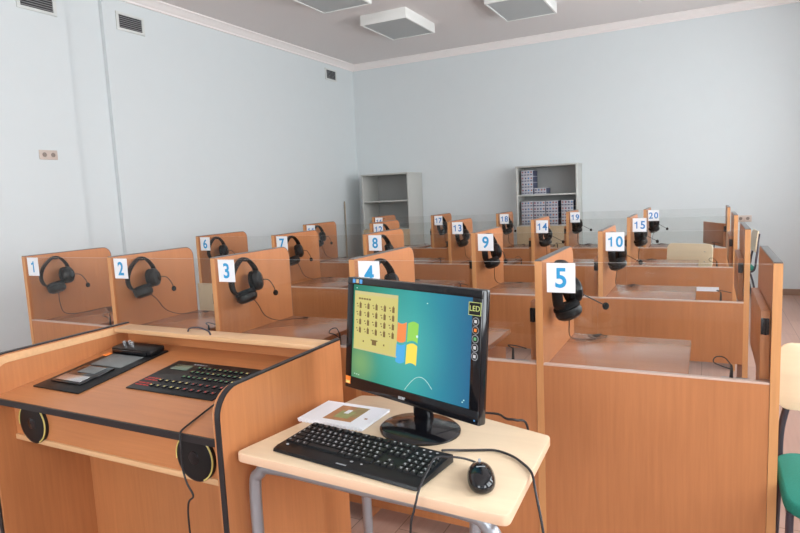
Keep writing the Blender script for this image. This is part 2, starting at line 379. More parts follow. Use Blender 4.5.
# ------------------------------------------------------------------ cabinets on the far wall
def cabinet(x0, x1, top, label, yf=5.99):
    e = empty('open_cabinet', (x0, yf, 0), label, 'cabinet', 'grey cabinets on the far wall'); w = x1-x0; D = YF-.005-yf; t = .02
    m = MB(); m.box(0, t, 0, D, 0, top-t, M_CAB, .002); m.box(w-t, w, 0, D, 0, top-t, M_CAB, .002); m.box(-.004, w+.004, -.006, D, top-t, top, M_CAB, .002)
    m.box(t, w-t, .02, D-.01, .05, .07, M_CAB); m.build('carcass', e)
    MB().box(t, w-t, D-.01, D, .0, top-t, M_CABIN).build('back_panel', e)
    MB().box(t, w-t, .012, D-.01, 1.315, 1.335, M_CAB, .002).build('shelf', e); MB().box(t, w-t, .012, D-.01, .895, .915, M_CAB, .002).build('shelf', e)
    for k in (0, 1):
        a = .003+k*w/2; d = MB().box(a, a+w/2-.006, -.018, -.001, .06, .905, M_BEIGE, .002).build('door', e)
        hx = w/2-.05 if k == 0 else w/2+.05
        MB().tube([(hx, -.019, .72), (hx, -.045, .73), (hx, -.045, .81), (hx, -.019, .82)], .005, M_SILV).build('handle', d)
    return e
cabinet(-1.055, -.268, 1.737, 'empty grey cabinet with open upper shelf near the far left corner', 5.85)
cabinet(1.302, 2.119, 1.722, 'grey cabinet stacked with small printed boxes on the far wall')
def carton(x, z, y, w, label):
    e = empty('small_carton', (x, y, z), label, 'box', 'small printed cartons in the grey cabinet'); h = .081; d = .25
    m = MB(); m.box(0, w, 0, d, 0, h, M_BOXW, .002)
    m.box(w-.001, w+.0012, .004, d-.004, .004, h-.004, M_BOXD); m.build('carton_body', e)
    p = MB(); n = 4
    for k in range(n):
        cx = w*(k+.5)/n; mt = (M_RED, M_BOXD, M_SKY, M_ORANGE)[(k+int(x*50)) % 4]
        p.box(cx-.010, cx+.010, -.0015, 0, .046, .068, M_BOXD); p.box(cx-.006, cx+.004, -.0022, -.0015, .050, .062, mt)
        p.box(cx-.017, cx+.012, -.0015, 0, .014, .028, M_BOXD)
    p.build('printed_marks', e)
ORD = ['bottom', 'third', 'second', 'top']
for c, x in enumerate((1.365, 1.533, 1.701, 1.905)):
    for r in range(4):
        col = ['left column', 'second column', 'third column', 'separate right-hand column'][c]
        carton(x, .9155+r*.082, 6.01+.01*random.random(), .158, 'small printed carton on the lower shelf, %s, %s row' % (col, ORD[r]))
for r in range(4):
    carton(1.368, 1.3355+r*.0815, 6.02+.012*random.random(), .158, 'small printed carton in the upper shelf pile, %s of four' % ['bottom', 'third down', 'second down', 'top'][r])
carton(1.545, 1.3355, 6.03, .158, 'small printed carton lying alone right of the upper shelf pile')
# pole leaning in the corner
e = MB().tube([(XL+.045, 5.80, .012), (XL+.02, 5.86, 1.35)], .012, M_STICK, 10, 1).build('wooden_pole')
tag(e, 'thin wooden pole leaning on the left wall beside the empty cabinet', 'pole')

# ------------------------------------------------------------------ booths
T_ = .0256; D_ = .575; HT = 1.158; HP = .782; ROW = 1.424; DT = .765
ROWX = [[.039, .789, 1.520, 2.295, 3.078], [-.022, .740, 1.529, 2.315, 3.078], [-.004, .770, 1.570, 2.321, 3.076], [-.006, .777, 1.561, 2.320, 3.073]]
ENDX = [3.811, 3.806, 3.806, 3.801]
def side_board(x, zb):
    r = .055; o = [(0, zb), (D_, zb)] + arc(D_-r, HT-r, r, 0, PI/2, 8) + [(0, HT)]
    m = MB(); bm = bmesh.new(); A = [bm.verts.new((x, *q)) for q in o]; B = [bm.verts.new((x+T_, *q)) for q in o]; n = len(o)
    bm.faces.new(A[::-1]); bm.faces.new(B)
    fr = []
    for i in range(n):
        f = bm.faces.new((A[i], A[(i+1) % n], B[(i+1) % n], B[i]))
        if i == n-1: fr.append(f)
    bm.verts.index_update()
    vs = [v.co.copy() for v in bm.verts]; fi = [[v.index for v in f.verts] for f in bm.faces if f not in fr]; ff = [[v.index for v in f.verts] for f in fr]; bm.free()
    m.add(vs, fi, M_WOOD); k = m.mi(M_EDGE)
    for f in ff: m.f.append(f); m.m.append(k); m.sm.append(False)
    return m
def side_trim(x):
    r = .055; inner = [(0.002, HT)] + arc(D_-r, HT-r, r, PI/2, 0, 8) + [(D_, .3)]
    h = .004; outer = [(0.002, HT+h)] + arc(D_-r, HT-r, r+h, PI/2, 0, 8) + [(D_+h, .3)]
    m = MB(); n = len(inner); vs = []; fs = []
    for xx in (x+.001, x+T_-.001):
        vs += [(xx, *q) for q in inner]+[(xx, *q) for q in outer]
    for i in range(n-1):
        a, b, c, d = i, i+1, n+i+1, n+i; o = 2*n
        fs += [(a, b, c, d), (a+o, d+o, c+o, b+o), (d, c, c+o, d+o), (a, a+o, b+o, b)]
    fs += [(0, n, 3*n, 2*n), (n-1, 3*n-1, 4*n-1, 2*n-1)]
    m.add(vs, fs, M_GREYEDGE); return m
ROWN = ['front row', 'second row', 'third row', 'back row']; POS = ['leftmost', 'second from left', 'middle', 'fourth from left', 'right-end']
HEADN = {}
def digits(m, txt, s, mat, T):
    h = .715*s*.92; adv = .56*s; x0 = -adv*(len(txt)-1)/2
    for i, ch in enumerate(txt):
        Ti = T @ Matrix.Translation((x0+adv*i, 0, 0))
        if ch == '1':
            w = .105*s; xr = .10*s
            o = [(xr, -h/2), (xr, h/2), (xr-w*.75, h/2), (xr-w*1.2, h/2-.085*s), (xr-w*2.5, h/2-.13*s), (xr-w*2.5, h/2-.225*s), (xr-w, h/2-.195*s), (xr-w, -h/2)]
            vs = [(a, b, 0) for a, b in o]+[(a, b, .0004) for a, b in o]; k = len(o)
            m.add(vs, [list(range(k))[::-1], list(range(k, 2*k))]+[[q, (q+1) % k, k+(q+1) % k, k+q] for q in range(k)], mat, False, Ti)
        else: m.text(ch, s, mat, Ti, bold=.022, squeeze=.92)
def booth(n):
    r, k = divmod(n-1, 5); X = ROWX[r][k]; last = k == 4
    W = (ENDX[r] if last else ROWX[r][k+1]) - X
    e = empty('study_booth', (X, r*ROW, 0), 'wooden study booth with number sign %d, %s in the %s' % (n, POS[k], ROWN[r]), 'booth', 'numbered study booths')
    d = side_board(0, 0).build('divider', e); side_trim(0).build('edge_trim', d)
    zb = .075 if r == 0 else .45
    beige = n == 6
    x0, y0, y1 = (T_, .002, .022) if r == 0 else (0, -.021, -.001)
    fp = MB(); fp.box(x0, W-.001, y0, y1, zb, HP-.006, M_BEIGE if beige else M_WOOD)
    fo = fp.build('front_panel', e)
    if beige: lab(fo, 'beige front panel')
    MB().box(x0, W-.001, y0-.001, y1+.001, HP-.006, HP, M_BEIGE if beige else M_GLINT).build('panel_top_edge', e)  # top edge of the panel, the light along it painted as a pale strip
    g = MB(); g.box(T_+.0005, W-.0015, .007, .012, HP-.001, HT-.003, M_GLASS); go = g.build('glass_screen', e)
    go.data.materials.append(M_GEDGE)
    for p in go.data.polygons:
        if p.normal.z > .5: p.material_index = 1
    dk = MB().box(T_, T_+.49 if not last else T_+.475, .024, D_, DT-.022, DT, M_DESK, .0015).build('desk', e)
    sg = MB(); sx = T_+.016; sg.box(sx, sx+.1, .0052, .0068, HT-.112, HT-.006, M_WHITE)
    T = Matrix.Translation((sx+.05, .0050, HT-.059)) @ Matrix.Rotation(PI/2, 4, 'X')
    digits(sg, str(n), .098 if n < 10 else .084, M_BLUE if n in (1, 2, 3, 4, 5, 6, 7, 8, 9, 10) else M_BLUE2, T)
    lab(sg.build('number_sign', e), 'white card with blue number %d' % n)
    # folded side flap with its hinge on the neighbouring board
    fl = MB().box(-.026, 0, 0, .46, .785, 1.005, M_WOOD, .0015); fo = fl.build('side_flap', e); fo.location = (W-.0015, .03, 0)
    if n == 20: fo.rotation_euler = (0, 0, math.radians(22)); fo.location = (W-.004, .03, 0)
    h = MB(); h.box(-.026, -.003, -.006, 0, .93, .982, M_DARKEDGE, .001); h.tube([(-.013, -.008, .93), (-.013, -.008, .982)], .004, M_DARKEDGE, 8, 1); h.lathe([(.003, 0), (.003, .003)], M_SILV, 10, axisT((-.013, -.006, .937), (0, -1, 0))); h.build('hinge', fo)
    # wiring box behind the front panel
    wb = MB().box(W-.135, W-.05, .03, .085, .70, .768, M_GREYP, .004).build('wiring_box', e)
    s = random.random()*.01
    t = MB(); bx = W-.105; t.tube([(bx, .058, .765), (bx+.001, .058, .80), (bx, .06, .815+s)], lambda q: .006-.003*q, M_RUB, 8, 5)
    t.tube([(bx, .06, .812+s), (bx-.02, .065, .835+s), (bx-.045, .06, .838), (bx-.052, .055, .822), (bx-.03, .06, .808+s), (bx, .06, .800)] if n % 2 else [(bx, .06, .812+s), (bx-.02, .062, .822+s), (bx+.01, .06, .826), (bx+.05, .07, .815)], .0022, M_RUB, 6, 5); t.build('wire', wb)
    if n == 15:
        lab(MB().box(.30, W-.09, -.0245, -.0212, .60, .632, M_PAPER).build('white_strip', e), 'white strip on the front panel')  # thin white strip set just off the front panel
    if last:
        ep = side_board(0, 0).build('end_board', e); ep.location = (W, 0, 0); side_trim(0).build('edge_trim', ep)
    # hook carrying the headset
    MB().tube([(T_-.001, .165, 1.128), (T_+.05, .165, 1.128), (T_+.056, .165, 1.137)], .004, M_DARKEDGE, 8, 3).build('hook', e)
    return e
for n in range(1, 21): booth(n)

# headsets: built once, copied (the cord shape varies a little)
def cord_points(v):
    return [[(.06, .02, -.195), (.04, .075, -.235), (.02, .15, -.31), (.03, .24, -.352), (.07, .31, -.3565), (.12, .34, -.3565)],
            [(.06, .02, -.195), (.04, .10, -.25), (.025, .20, -.33), (.06, .28, -.3565), (.11, .30, -.3565), (.09, .35, -.3565)],
            [(.06, -.02, -.20), (.03, .0, -.27), (.02, .03, -.34), (.05, .10, -.3565), (.06, .20, -.3565), (.05, .28, -.3565), (.10, .33, -.3565)]][v]
def headset_root(label):
    return empty('headset', (0, 0, 0), label, 'headset', 'black headsets hanging on the booth dividers')
HG = {}
def headset(n):
    r, k = divmod(n-1, 5); v = 2 if n == 1 else (1 if n in (5, 10, 15, 20, 14, 19) else 0)
    h = headset_root('black headset with boom microphone hanging beside number sign %d' % n)
    h.location = (ROWX[r][k]+T_+.001, r*ROW+.165, 1.128)
    def part(key, fn, parent):
        if key not in HG: HG[key] = fn()
        o = bpy.data.objects.new(key.split('#')[0], HG[key]); COL.objects.link(o); o.parent = parent; return o
    def mesh(mb, name):
        o = mb.build(name); me = o.data; bpy.data.objects.remove(o); return me
    def band():
        m = MB(); m.tube([(.052, .058, -.095), (.050, .060, -.05), (.036, .036, -.006), (.03, 0, .0115), (.031, -.045, -.012), (.036, -.088, -.055), (.040, -.105, -.105), (.042, -.090, -.148), (.045, -.045, -.172)], .010, M_BLACK, 10, 6, flatx=(1, 0, 0)); return mesh(m, 'headband')
    def cup():
        m = MB(); m.lathe([(.004, .034), (.033, .032), (.047, .022), (.052, .007), (.049, -.004), (.042, -.007)], M_BLACK, 22); m.lathe([(.026, .0325), (.026, .0345), (.016, .0352)], M_BLACKG, 18); return mesh(m, 'ear_cup')
    def cushion():
        m = MB(); m.lathe([(.026, -.026), (.040, -.028), (.049, -.021), (.052, -.010), (.046, -.003)], M_FOAM, 22); return mesh(m, 'ear_cushion')
    dx = .055 if v == 1 else 0.
    def boom():
        m = MB(); m.tube([(.07, .08, -.105), (.085+dx*.5, .115, -.112), (.092+dx, .14, -.145), (.096+dx, .150, -.174)] if not dx else [(.075, .075, -.115), (.10, .105, -.135), (.145, .135, -.165), (.165, .150, -.178)], .0025, M_RUB, 8, 6); return mesh(m, 'microphone_boom')
    def mic():
        m = MB(); m.ball((.096 if not dx else .172, .152, -.184), (.013, .013, .015), M_FOAM); return mesh(m, 'microphone_tip')
    def cord():
        pts = cord_points(v); m = MB(); m.tube(pts, .0022, M_RUB, 6, 7); p = Vector(pts[-1])
        m.tube([p+Vector((0, 0, .0015)), p+Vector((.03, .006, 0.0015))], .0045, M_RUB, 8, 1)
        if v != 0: m.tube([p, p+Vector((.03, .03, 0)), p+Vector((.06, .0, 0)), p+Vector((.02, -.04, 0)), p+Vector((-.02, 0, 0)), p+Vector((.03, .035, .003))], .002, M_RUB, 6, 5)
        if v == 2: m.tube([p, p+Vector((.05, -.1, 0)), p+Vector((.09, -.02, .002)), p+Vector((.02, -.08, .004)), p+Vector((.1, .0, .002))], .002, M_RUB, 6, 5)
        return mesh(m, 'cord')
    part('headband', band, h)
    T1 = axisT((.064, .042, -.105), (.80, .45, .15)); T2 = axisT((.062, -.030, -.170), (.35, .05, -.93))
    for T in (T1, T2):
        c = part('ear_cup', cup, h); c.matrix_local = T; part('ear_cushion', cushion, c)
    b = part('microphone_boom#%d' % (v == 1), boom, h); part('microphone_tip#%d' % (v == 1), mic, b)
    part('cord#%d' % v, cord, h)
for n in range(1, 21):
    if n != 16: headset(n)

# ------------------------------------------------------------------ chairs
CH = {}
def chair(loc, rz, label):
    """seat front towards local -y, back at +y"""
    e = empty('student_chair', loc, label, 'chair', 'cream and green student chairs', rz=rz)
    def part(key, fn):
        if key not in CH:
            o = fn().build(key); CH[key] = o.data; bpy.data.objects.remove(o)
        o = bpy.data.objects.new(key, CH[key]); COL.objects.link(o); o.parent = e; return o
    def rr(w, h, r): return arc(w-r, h-r, r, 0, PI/2, 6)+arc(-w+r, h-r, r, PI/2, PI, 6)+arc(-w+r, -h+r, r, PI, 1.5*PI, 6)+arc(w-r, -h+r, r, 1.5*PI, 2*PI, 6)
    def back():
        m = MB(); m.prism(rr(.20, .115, .045), 'y', -.006, .006, M_PLY, .003)
        for v in m.v: v.y += .225 + (v.z)*.10 - (v.x**2)*.55 + .0; v.z += .735
        for sx in (-.13, .13):
            for z in (.69, .78): m.lathe([(.005, 0), (.005, .003), (.002, .004)], M_STEEL, 10, axisT((sx, .205+(z-.735)*.1, z), (0, -1, 0)))
        return m
    def seat():
        m = MB(); m.prism([(x, y) for x, y in rr(.205, .195, .07)], 'z', .425, .465, M_GREEN, .014, seg=3)
        for v in m.v: v.z += .012*math.cos(v.x*7)*(1 if v.z > .44 else 0) - .012*max(0, (-v.y-.1)/.1)
        return m
    def frame():
        m = MB(); r = .011
        for s in (-1, 1):
            m.tube([(s*.19, -.17, .0), (s*.19, -.165, .38), (s*.187, -.14, .412), (s*.185, .0, .414), (s*.185, .14, .41), (s*.185, .19, .44), (s*.18, .205, .55), (s*.155, .222, .66), (s*.13, .225, .73), (s*.13, .235, .82)], r, M_DKTUBE, 10, 5)
            m.tube([(s*.185, .10, .405), (s*.187, .16, .37), (s*.19, .235, 0)], r, M_DKTUBE, 10, 5)
            m.lathe([(.014, 0), (.014, .03), (.011, .032)], M_BLACK, 10, Matrix.Translation((s*.19, -.17, 0))); m.lathe([(.014, 0), (.014, .03), (.011, .032)], M_BLACK, 10, Matrix.Translation((s*.19, .235, 0)))
        m.tube([(-.186, -.10, .408), (.186, -.10, .408)], .008, M_DKTUBE, 8, 1); m.tube([(-.186, .10, .405), (.186, .10, .405)], .008, M_DKTUBE, 8, 1)
        return m
    part('backrest', back); part('seat', seat); part('frame', frame); return e
chair((4.05, .05, 0), 0, 'green seated chair with cream back at the right edge beside booth 5')
chair((3.43, 3.76, 0), math.radians(-18), 'cream backed chair standing in the third row behind the desk of booth 15')
chair((3.895, 5.50, 0), math.radians(-86), 'chair seen edge-on past the right ends of the booth rows')

# ------------------------------------------------------------------ teacher's console
cx0, cx1 = 1.411, 2.455
cons = empty('teacher_console', (1.93, -.70, 0), 'wooden teacher console with sloped top and inset panels in the left foreground', 'console')
OFF = Vector((-1.93, .70, 0))
def cb(m, name, parent=cons):
    if parent is cons:
        for v in m.v: v += OFF
    return m.build(name, parent)
def cpart(m, name, parent): # sub-part built in world coordinates, parent has the console's own frame
    for v in m.v: v += OFF
    return m.build(name, parent)
PF, PBK, PT = -.985, -.385, .92; RAD = .075
def zt(y): return .78+.12*(y+.964)
outl = [(PF, .0), (PBK, .0), (PBK, PT)] + [(PF+RAD, PT)] + arc(PF+RAD, PT-RAD, RAD, PI/2, PI, 8)[1:]
for i, (a, b) in enumerate(((1.385, 1.4105), (2.4555, 2.481))):
    sp = cb(MB().prism(outl, 'x', a, b, M_WOOD), 'side_panel')
    inn = [(PBK, PT), (PF+RAD, PT)] + arc(PF+RAD, PT-RAD, RAD, PI/2, PI, 8)[1:] + [(PF, .0)]
    h = .005; out = [(PBK, PT+h), (PF+RAD, PT+h)] + arc(PF+RAD, PT-RAD, RAD+h, PI/2, PI, 8)[1:] + [(PF-h, .0)]
    m = MB(); nn = len(inn); vs = []; fs = []
    for xx in ((a+.010, b+.001) if i else (a-.001, b-.010)): vs += [(xx, *q) for q in inn]+[(xx, *q) for q in out]
    for q in range(nn-1):
        A, B, Cc, Dd = q, q+1, nn+q+1, nn+q; o = 2*nn
        fs += [(A, B, Cc, Dd), (A+o, Dd+o, Cc+o, B+o), (Dd, Cc, Cc+o, Dd+o), (A, A+o, B+o, B)]
    fs += [(0, nn, 3*nn, 2*nn), (nn-1, 3*nn-1, 4*nn-1, 2*nn-1)]
    m.add(vs, fs, M_DARKEDGE); cpart(m, 'black_edging', sp)
    # pale band on the inner face along top and front
    r2 = RAD-.028; xx0, xx1 = (b, b+.004) if i == 0 else (a-.004, a)
    o1 = [(PBK+.002, PT-.003), (PF+RAD, PT-.003)] + arc(PF+RAD, PT-RAD, RAD-.003, PI/2, PI, 8)[1:] + [(PF+.003, .79)]
    o2 = [(PBK+.002, PT-.030), (PF+RAD, PT-.030)] + arc(PF+RAD, PT-RAD, RAD-.030, PI/2, PI, 8)[1:] + [(PF+.030, .79)]
    m = MB(); nn = len(o1); vs = []; fs = []
    for xx in (xx0, xx1): vs += [(xx, *q) for q in o1]+[(xx, *q) for q in o2]
    for q in range(nn-1):
        A, B, Cc, Dd = q, q+1, nn+q+1, nn+q; o = 2*nn
        fs += [(A, B, Cc, Dd), (A+o, Dd+o, Cc+o, B+o), (Dd, Cc, Cc+o, Dd+o), (A, A+o, B+o, B)]
    fs += [(0, nn, 3*nn, 2*nn), (nn-1, 3*nn-1, 4*nn-1, 2*nn-1)]
    m.add(vs, fs, M_EDGEX); cpart(m, 'pale_band', sp)
ytf, ytb = -.965, -.405
def slab(y0, y1, dz0, dz1, x0, x1, mat, m=None):
    m = m or MB(); m.prism([(y0, zt(y0)+dz0), (y1, zt(y1)+dz0), (y1, zt(y1)+dz1), (y0, zt(y0)+dz1)], 'x', x0, x1, mat); return m
top = cb(slab(ytf, ytb, -.024, 0, cx0, cx1, M_WOODX), 'sloped_top')
cb(slab(ytf-.006, ytf-.0002, -.022, -.001, cx0, cx1-.003, M_DARKEDGE), 'front_edging')
cb(MB().box(cx0, cx1, -.404, -.388, .05, .90, M_WOODX), 'back_panel')
cb(MB().box(cx0, cx1, -.64, -.62, .01, .73, M_WOOD), 'knee_panel')
cb(MB().box(cx0+.0045, cx1-.0045, -.475, -.392, .9005, .918, M_EDGEX, .002), 'back_shelf')
cb(MB().box(cx0, cx1, -.905, -.889, .625, .752, M_WOODX), 'fascia')
cb(MB().box(cx0, cx1, -.912, -.889, .606, .6248, M_EDGEX, .002), 'fascia_rail')
cb(MB().tube([(1.80, -.435, .918), (1.815, -.437, .933), (1.87, -.445, .941), (1.925, -.452, .933), (1.94, -.455, .918)], .0035, M_DKTUBE, 8, 6), 'handle')
for x in (1.528, 2.300):
    T = axisT((x, -.905, .682), (0, -1, 0), (1, 0, 0))
    sp = cb(MB().lathe([(.074, 0), (.074, .010), (.068, .014), (.060, .015)], M_BLACK, 40, T), 'speaker')
    m = MB()
    for a0, a1 in ((-.35*PI, .36*PI), (.68*PI, 1.05*PI)):
        m.tube([(x+.071*math.cos(a0+(a1-a0)*q/20), -.918, .682+.071*math.sin(a0+(a1-a0)*q/20)) for q in range(21)], .0024, M_YELR, 8, 1)
    cpart(m, 'yellow_ring', sp)
    cpart(MB().lathe([(.058, .0145), (.045, .0125), (.024, .012), (.020, .016), (.004, .018)], M_BLACKG, 36, T), 'speaker_cone', sp)
# tape deck and button panel let into the sloped top
def on(x, y, dz=0.): return (x, y, zt(y)+dz)
SL = math.atan(.12)
def slopeT(x, y, dz=0.): return Matrix.Translation(on(x, y, dz)) @ Matrix.Rotation(SL, 4, 'X')
TD = slopeT(1.598, -.668)
deck = cb(MB().box(-.125, .125, -.200, .200, .0005, .006, M_BLACK, .002, TD), 'tape_deck')
cpart(MB().box(-.115, .112, .125, .198, .0065, .030, M_BLACK, .008, TD).box(-.10, .09, .118, .125, .010, .024, M_BLACKG, .002, TD), 'deck_module', deck)
for q, x in enumerate((-.08, -.06, -.035)):
    m = MB(); m.lathe([(.008, 0), (.008, .012), (.005, .014)], M_SILV, 14, TD @ Matrix.Translation((x, .165+.01*(q % 2), .030)))
    cpart(m, 'knob', deck)
cpart(MB().box(-.085, .085, .005, .112, .0065, .009, M_MESHG, .001, TD), 'grey_plate', deck)
cpart(MB().box(-.118, -.095, .085, .115, .0065, .012, M_ORANGE, .003, TD), 'orange_button', deck)
cpart(MB().box(-.09, .075, -.155, -.010, .0065, .013, M_BLACKG, .003, TD).box(-.05, .045, -.075, -.02, .0132, .015, M_MESHG, .001, TD).box(-.075, .06, -.145, -.10, .0132, .0155, M_SILV, .001, TD), 'cassette_door', deck)
TP = slopeT(2.055, -.662)
cp = cb(MB().box(-.198, .198, -.122, .122, .0005, .005, M_BLACK, .002, TP), 'button_panel')
cpart(MB().box(-.165, -.085, .045, .085, .0055, .007, M_LCD, .001, TP), 'display', cp)
for ri, y in enumerate((.075, .04, .0, -.045, -.085)):
    for ci in range(10):
        x = -.045+ci*.0245
        if ri >= 3: x = -.11+ci*.031
        if x > .19: continue
        mt = (M_GRN, M_GRN, M_GRN, M_YEL, M_YEL)[ri]
        if ri >= 3 and x > .04: mt = M_RED
        if ri < 3 and (ci == 4 or ci == 9): mt = M_YEL
        m = MB(); m.box(x-.008, x+.008, y-.009, y+.009, .0055, .009, M_BLACKG, .001, TP); m.box(x-.004, x+.002, y-.004, y+.001, .0091, .0098, mt, T=TP)
        cpart(m, 'button', cp)
m = MB()
for y in (-.035, -.05, -.075, -.09):
    for ci in range(4): m.box(-.185+ci*.018, -.171+ci*.018, y-.003, y+.003, .0052, .0058, M_RED, T=TP)
for ci in range(5): m.box(-.10+ci*.014, -.09+ci*.014, .098, .103, .0052, .0058, M_LEG, T=TP)
cpart(m, 'printed_marks', cp)
w = MB(); w.tube([(2.40, -.50, .841), (2.30, -.56, .834), (2.272, -.66, .822), (2.284, -.80, .805), (2.303, -.93, .789), (2.312, -.968, .7835), (2.318, -.978, .770), (2.322, -.982, .735), (2.325, -.985, .685), (2.340, -.988, .644), (2.362, -.99, .612), (2.340, -.99, .584), (2.330, -.985, .497), (2.335, -.98, .25), (2.34, -.97, .03), (2.36, -.93, .004), (2.41, -.85, .004)], .0028, M_RUB, 8, 6)
tag(w.build('cord'), 'black cord hanging down the front of the console over the right speaker', 'cord')

# ------------------------------------------------------------------ small table
TZ = .75
tab = empty('computer_table', (2.9, -.75, 0), 'pale birch computer table on grey steel legs beside the console', 'table')
TO = Vector((-2.9, .75, 0))
def tb(m, name, parent=tab):
    for v in m.v: v += TO
    return m.build(name, parent)
poly = [(2.500, -.962), (3.272, -1.002), (3.258, -.560), (2.775, -.412), (2.590, -.440)]
def roundpoly(P, r, n=5):
    out = []
    for i, p in enumerate(P):
        a = Vector(P[i-1]); b = Vector(p); c = Vector(P[(i+1) % len(P)]); u = (a-b).normalized(); v = (c-b).normalized()
        h = r/math.tan(math.acos(max(-1, min(1, u.dot(v))))/2); s, e_ = b+u*min(h, .05), b+v*min(h, .05)
        for k in range(n+1):
            t = k/n; q = s*(1-t)**2+b*2*t*(1-t)+e_*t*t; out.append((q.x, q.y))
    return out
tb(MB().prism(roundpoly(poly, .022), 'z', TZ-.026, TZ, M_BIRCH, .004, sidemat=M_BIRCHEDGE), 'tabletop')
def legframe(xa, xb, ya, yb, mat):
    m = MB(); z = TZ-.045
    m.tube([(xa, ya, .0), (xa, ya, .35), (xa, ya, z-.075), (xa+.02, ya, z-.022), (xa+.075, ya, z), ((xa+xb)/2, (ya+yb)/2, z), (xb-.075, yb, z), (xb-.02, yb, z-.022), (xb, yb, z-.075), (xb, yb, .35), (xb, yb, 0)], .0165, mat, 14, 7)
    for x, y in ((xa, ya), (xb, yb)): m.lathe([(.020, 0), (.020, .03), (.0165, .034)], M_BLACK, 14, Matrix.Translation((x, y, 0)))
    return m
lf = tb(legframe(2.530, 3.225, -.925, -.945, M_STEEL), 'leg_frame'); tb(legframe(2.625, 3.045, -.50, -.60, M_STEEL), 'leg_frame')
tb(MB().box(2.66, 3.15, -.90, -.88, TZ-.066, TZ-.027, M_STEEL), 'support_bar')

# monitor
MZ = TZ
mon = empty('computer_monitor', (2.874, -.615, MZ), 'black widescreen monitor switched on, standing on the small birch table', 'monitor', rz=-.323)
W2, HH = .266, .352; BT = .069      # frame bottom above the table
TILT = Matrix.Translation((0, -.035, BT)) @ Matrix.Rotation(-.110, 4, 'X')
hs = MB(); hs.box(-W2, W2, 0, .030, 0, HH, M_BLACKG, .006, TILT); hs.box(-.20, .20, .028, .062, .05, HH-.05, M_BLACK, .015, TILT)
hs.build('housing', mon)
sw0, sw1, sz0, sz1 = -W2+.026, W2-.032, .040, HH-.022
bz = MB()
for a in ((-W2+.001, W2-.001, .004, sz0), (-W2+.001, W2-.001, sz1, HH-.001), (-W2+.001, sw0, sz0, sz1), (sw1, W2-.001, sz0, sz1)): bz.box(a[0], a[1], -.005, .0005, a[2], a[3], M_BLACKG, .0015, TILT)
bz.text('acer', .016, M_LGREY, TILT @ Matrix.Translation((-.01, -.0054, .018)) @ Matrix.Rotation(PI/2, 4, 'X'), bold=.01)
bezel = bz.build('bezel', mon)
scr = MB(); sO = MB(); scr.box(sw0, sw1, -.0012, -.0004, sz0, sz1, M_SCREEN)
scr_o = scr.build('screen', mon)
scr_o.matrix_local = TILT
def uv(u, v): return sw0+(sw1-sw0)*u, sz1-(sz1-sz0)*v
def quad(m, u0, v0, u1, v1, mat, y=-.0016):
    (xa, za), (xb, zb) = uv(u0, v0), uv(u1, v1); m.box(xa, xb, y, y+.0002, zb, za, mat)
sw = MB()
quad(sw, .015, .065, .42, .69, M_SWIN); quad(sw, .015, .065, .42, .10, M_SWIN2, -.0019); quad(sw, .015, .675, .42, .69, M_SWIN2, -.0019)
def cq(u0, v0, u1, v1, mat, y=-.0019): quad(sw, .015+.405*u0, .065+.625*v0, .015+.405*u1, .065+.625*v1, mat, y)
for r in range(4):
    for c in range(5):
        u = .05+c*.19; v = .20+r*.14
        cq(u+.07, v, u+.12, v+.09, M_SINK); cq(u, v+.01, u+.03, v+.03, M_SINK); cq(u+.02, v+.05, u+.045, v+.07, M_SINK); cq(u+.085, v-.02, u+.10, v, M_SINK)
for c in range(5): cq(.10+c*.06, .11, .145+c*.06, .14, M_SINK)
cq(.44, .80, .54, .88, M_SINK); cq(.41, .79, .57, .81, M_SINK, -.0020)
for u in (.22, .70): cq(u, .83, u+.03, .86, M_SINK)
for q in ((.15, .765, .85, .77), (.15, .92, .85, .925), (.15, .765, .157, .925), (.843, .765, .85, .925)): cq(*q, M_SWIN2)
sw.build('calendar_window', scr_o)
fl = MB()                                            # four waving panes
def pane(u0, v0, u1, v1, mat):
    n = 8; vs = []; fs = []
    for k in range(n+1):
        t = k/n; u = u0+(u1-u0)*t
        wv = .030*math.sin((u-.41)/.17*2*PI*.8+.5)
        for v in (v0, v1):
            x, z = uv(u+.03*(1-v)-.012, v+wv); vs.append((x, -.0017, z))
    for k in range(n): fs.append((2*k, 2*k+1, 2*k+3, 2*k+2))
    fl.add(vs, fs, mat)
pane(.415, .31, .492, .50, M_SRED); pane(.504, .33, .592, .52, M_SGRN); pane(.415, .525, .492, .71, M_SBLU); pane(.504, .545, .592, .74, M_SYEL)
x, z = uv(.59, .44); fl.ball((x, -.0018, z), (.004, .0005, .004), M_SWHT)
fl.build('screen_emblem', scr_o)
ic = MB(); ic.tube([(*[uv(.50+.22*t, .985-.16*math.sin(min(1, t*1.0)*PI*.85))[0]], -.0017, uv(0, .985-.16*math.sin(t*PI*.85))[1]) for t in [i/14 for i in range(15)]], .0006, M_SWHT, 6, 1)
for k, (u, v) in enumerate(((.03, .03), (.03, .955), (.05, .957), (.07, .958), (.955, .93), (.945, .95), (.66, .1))): quad(ic, u, v, u+.008, v+.010, M_SWHT, -.0019)
ic.build('screen_icons', scr_o)
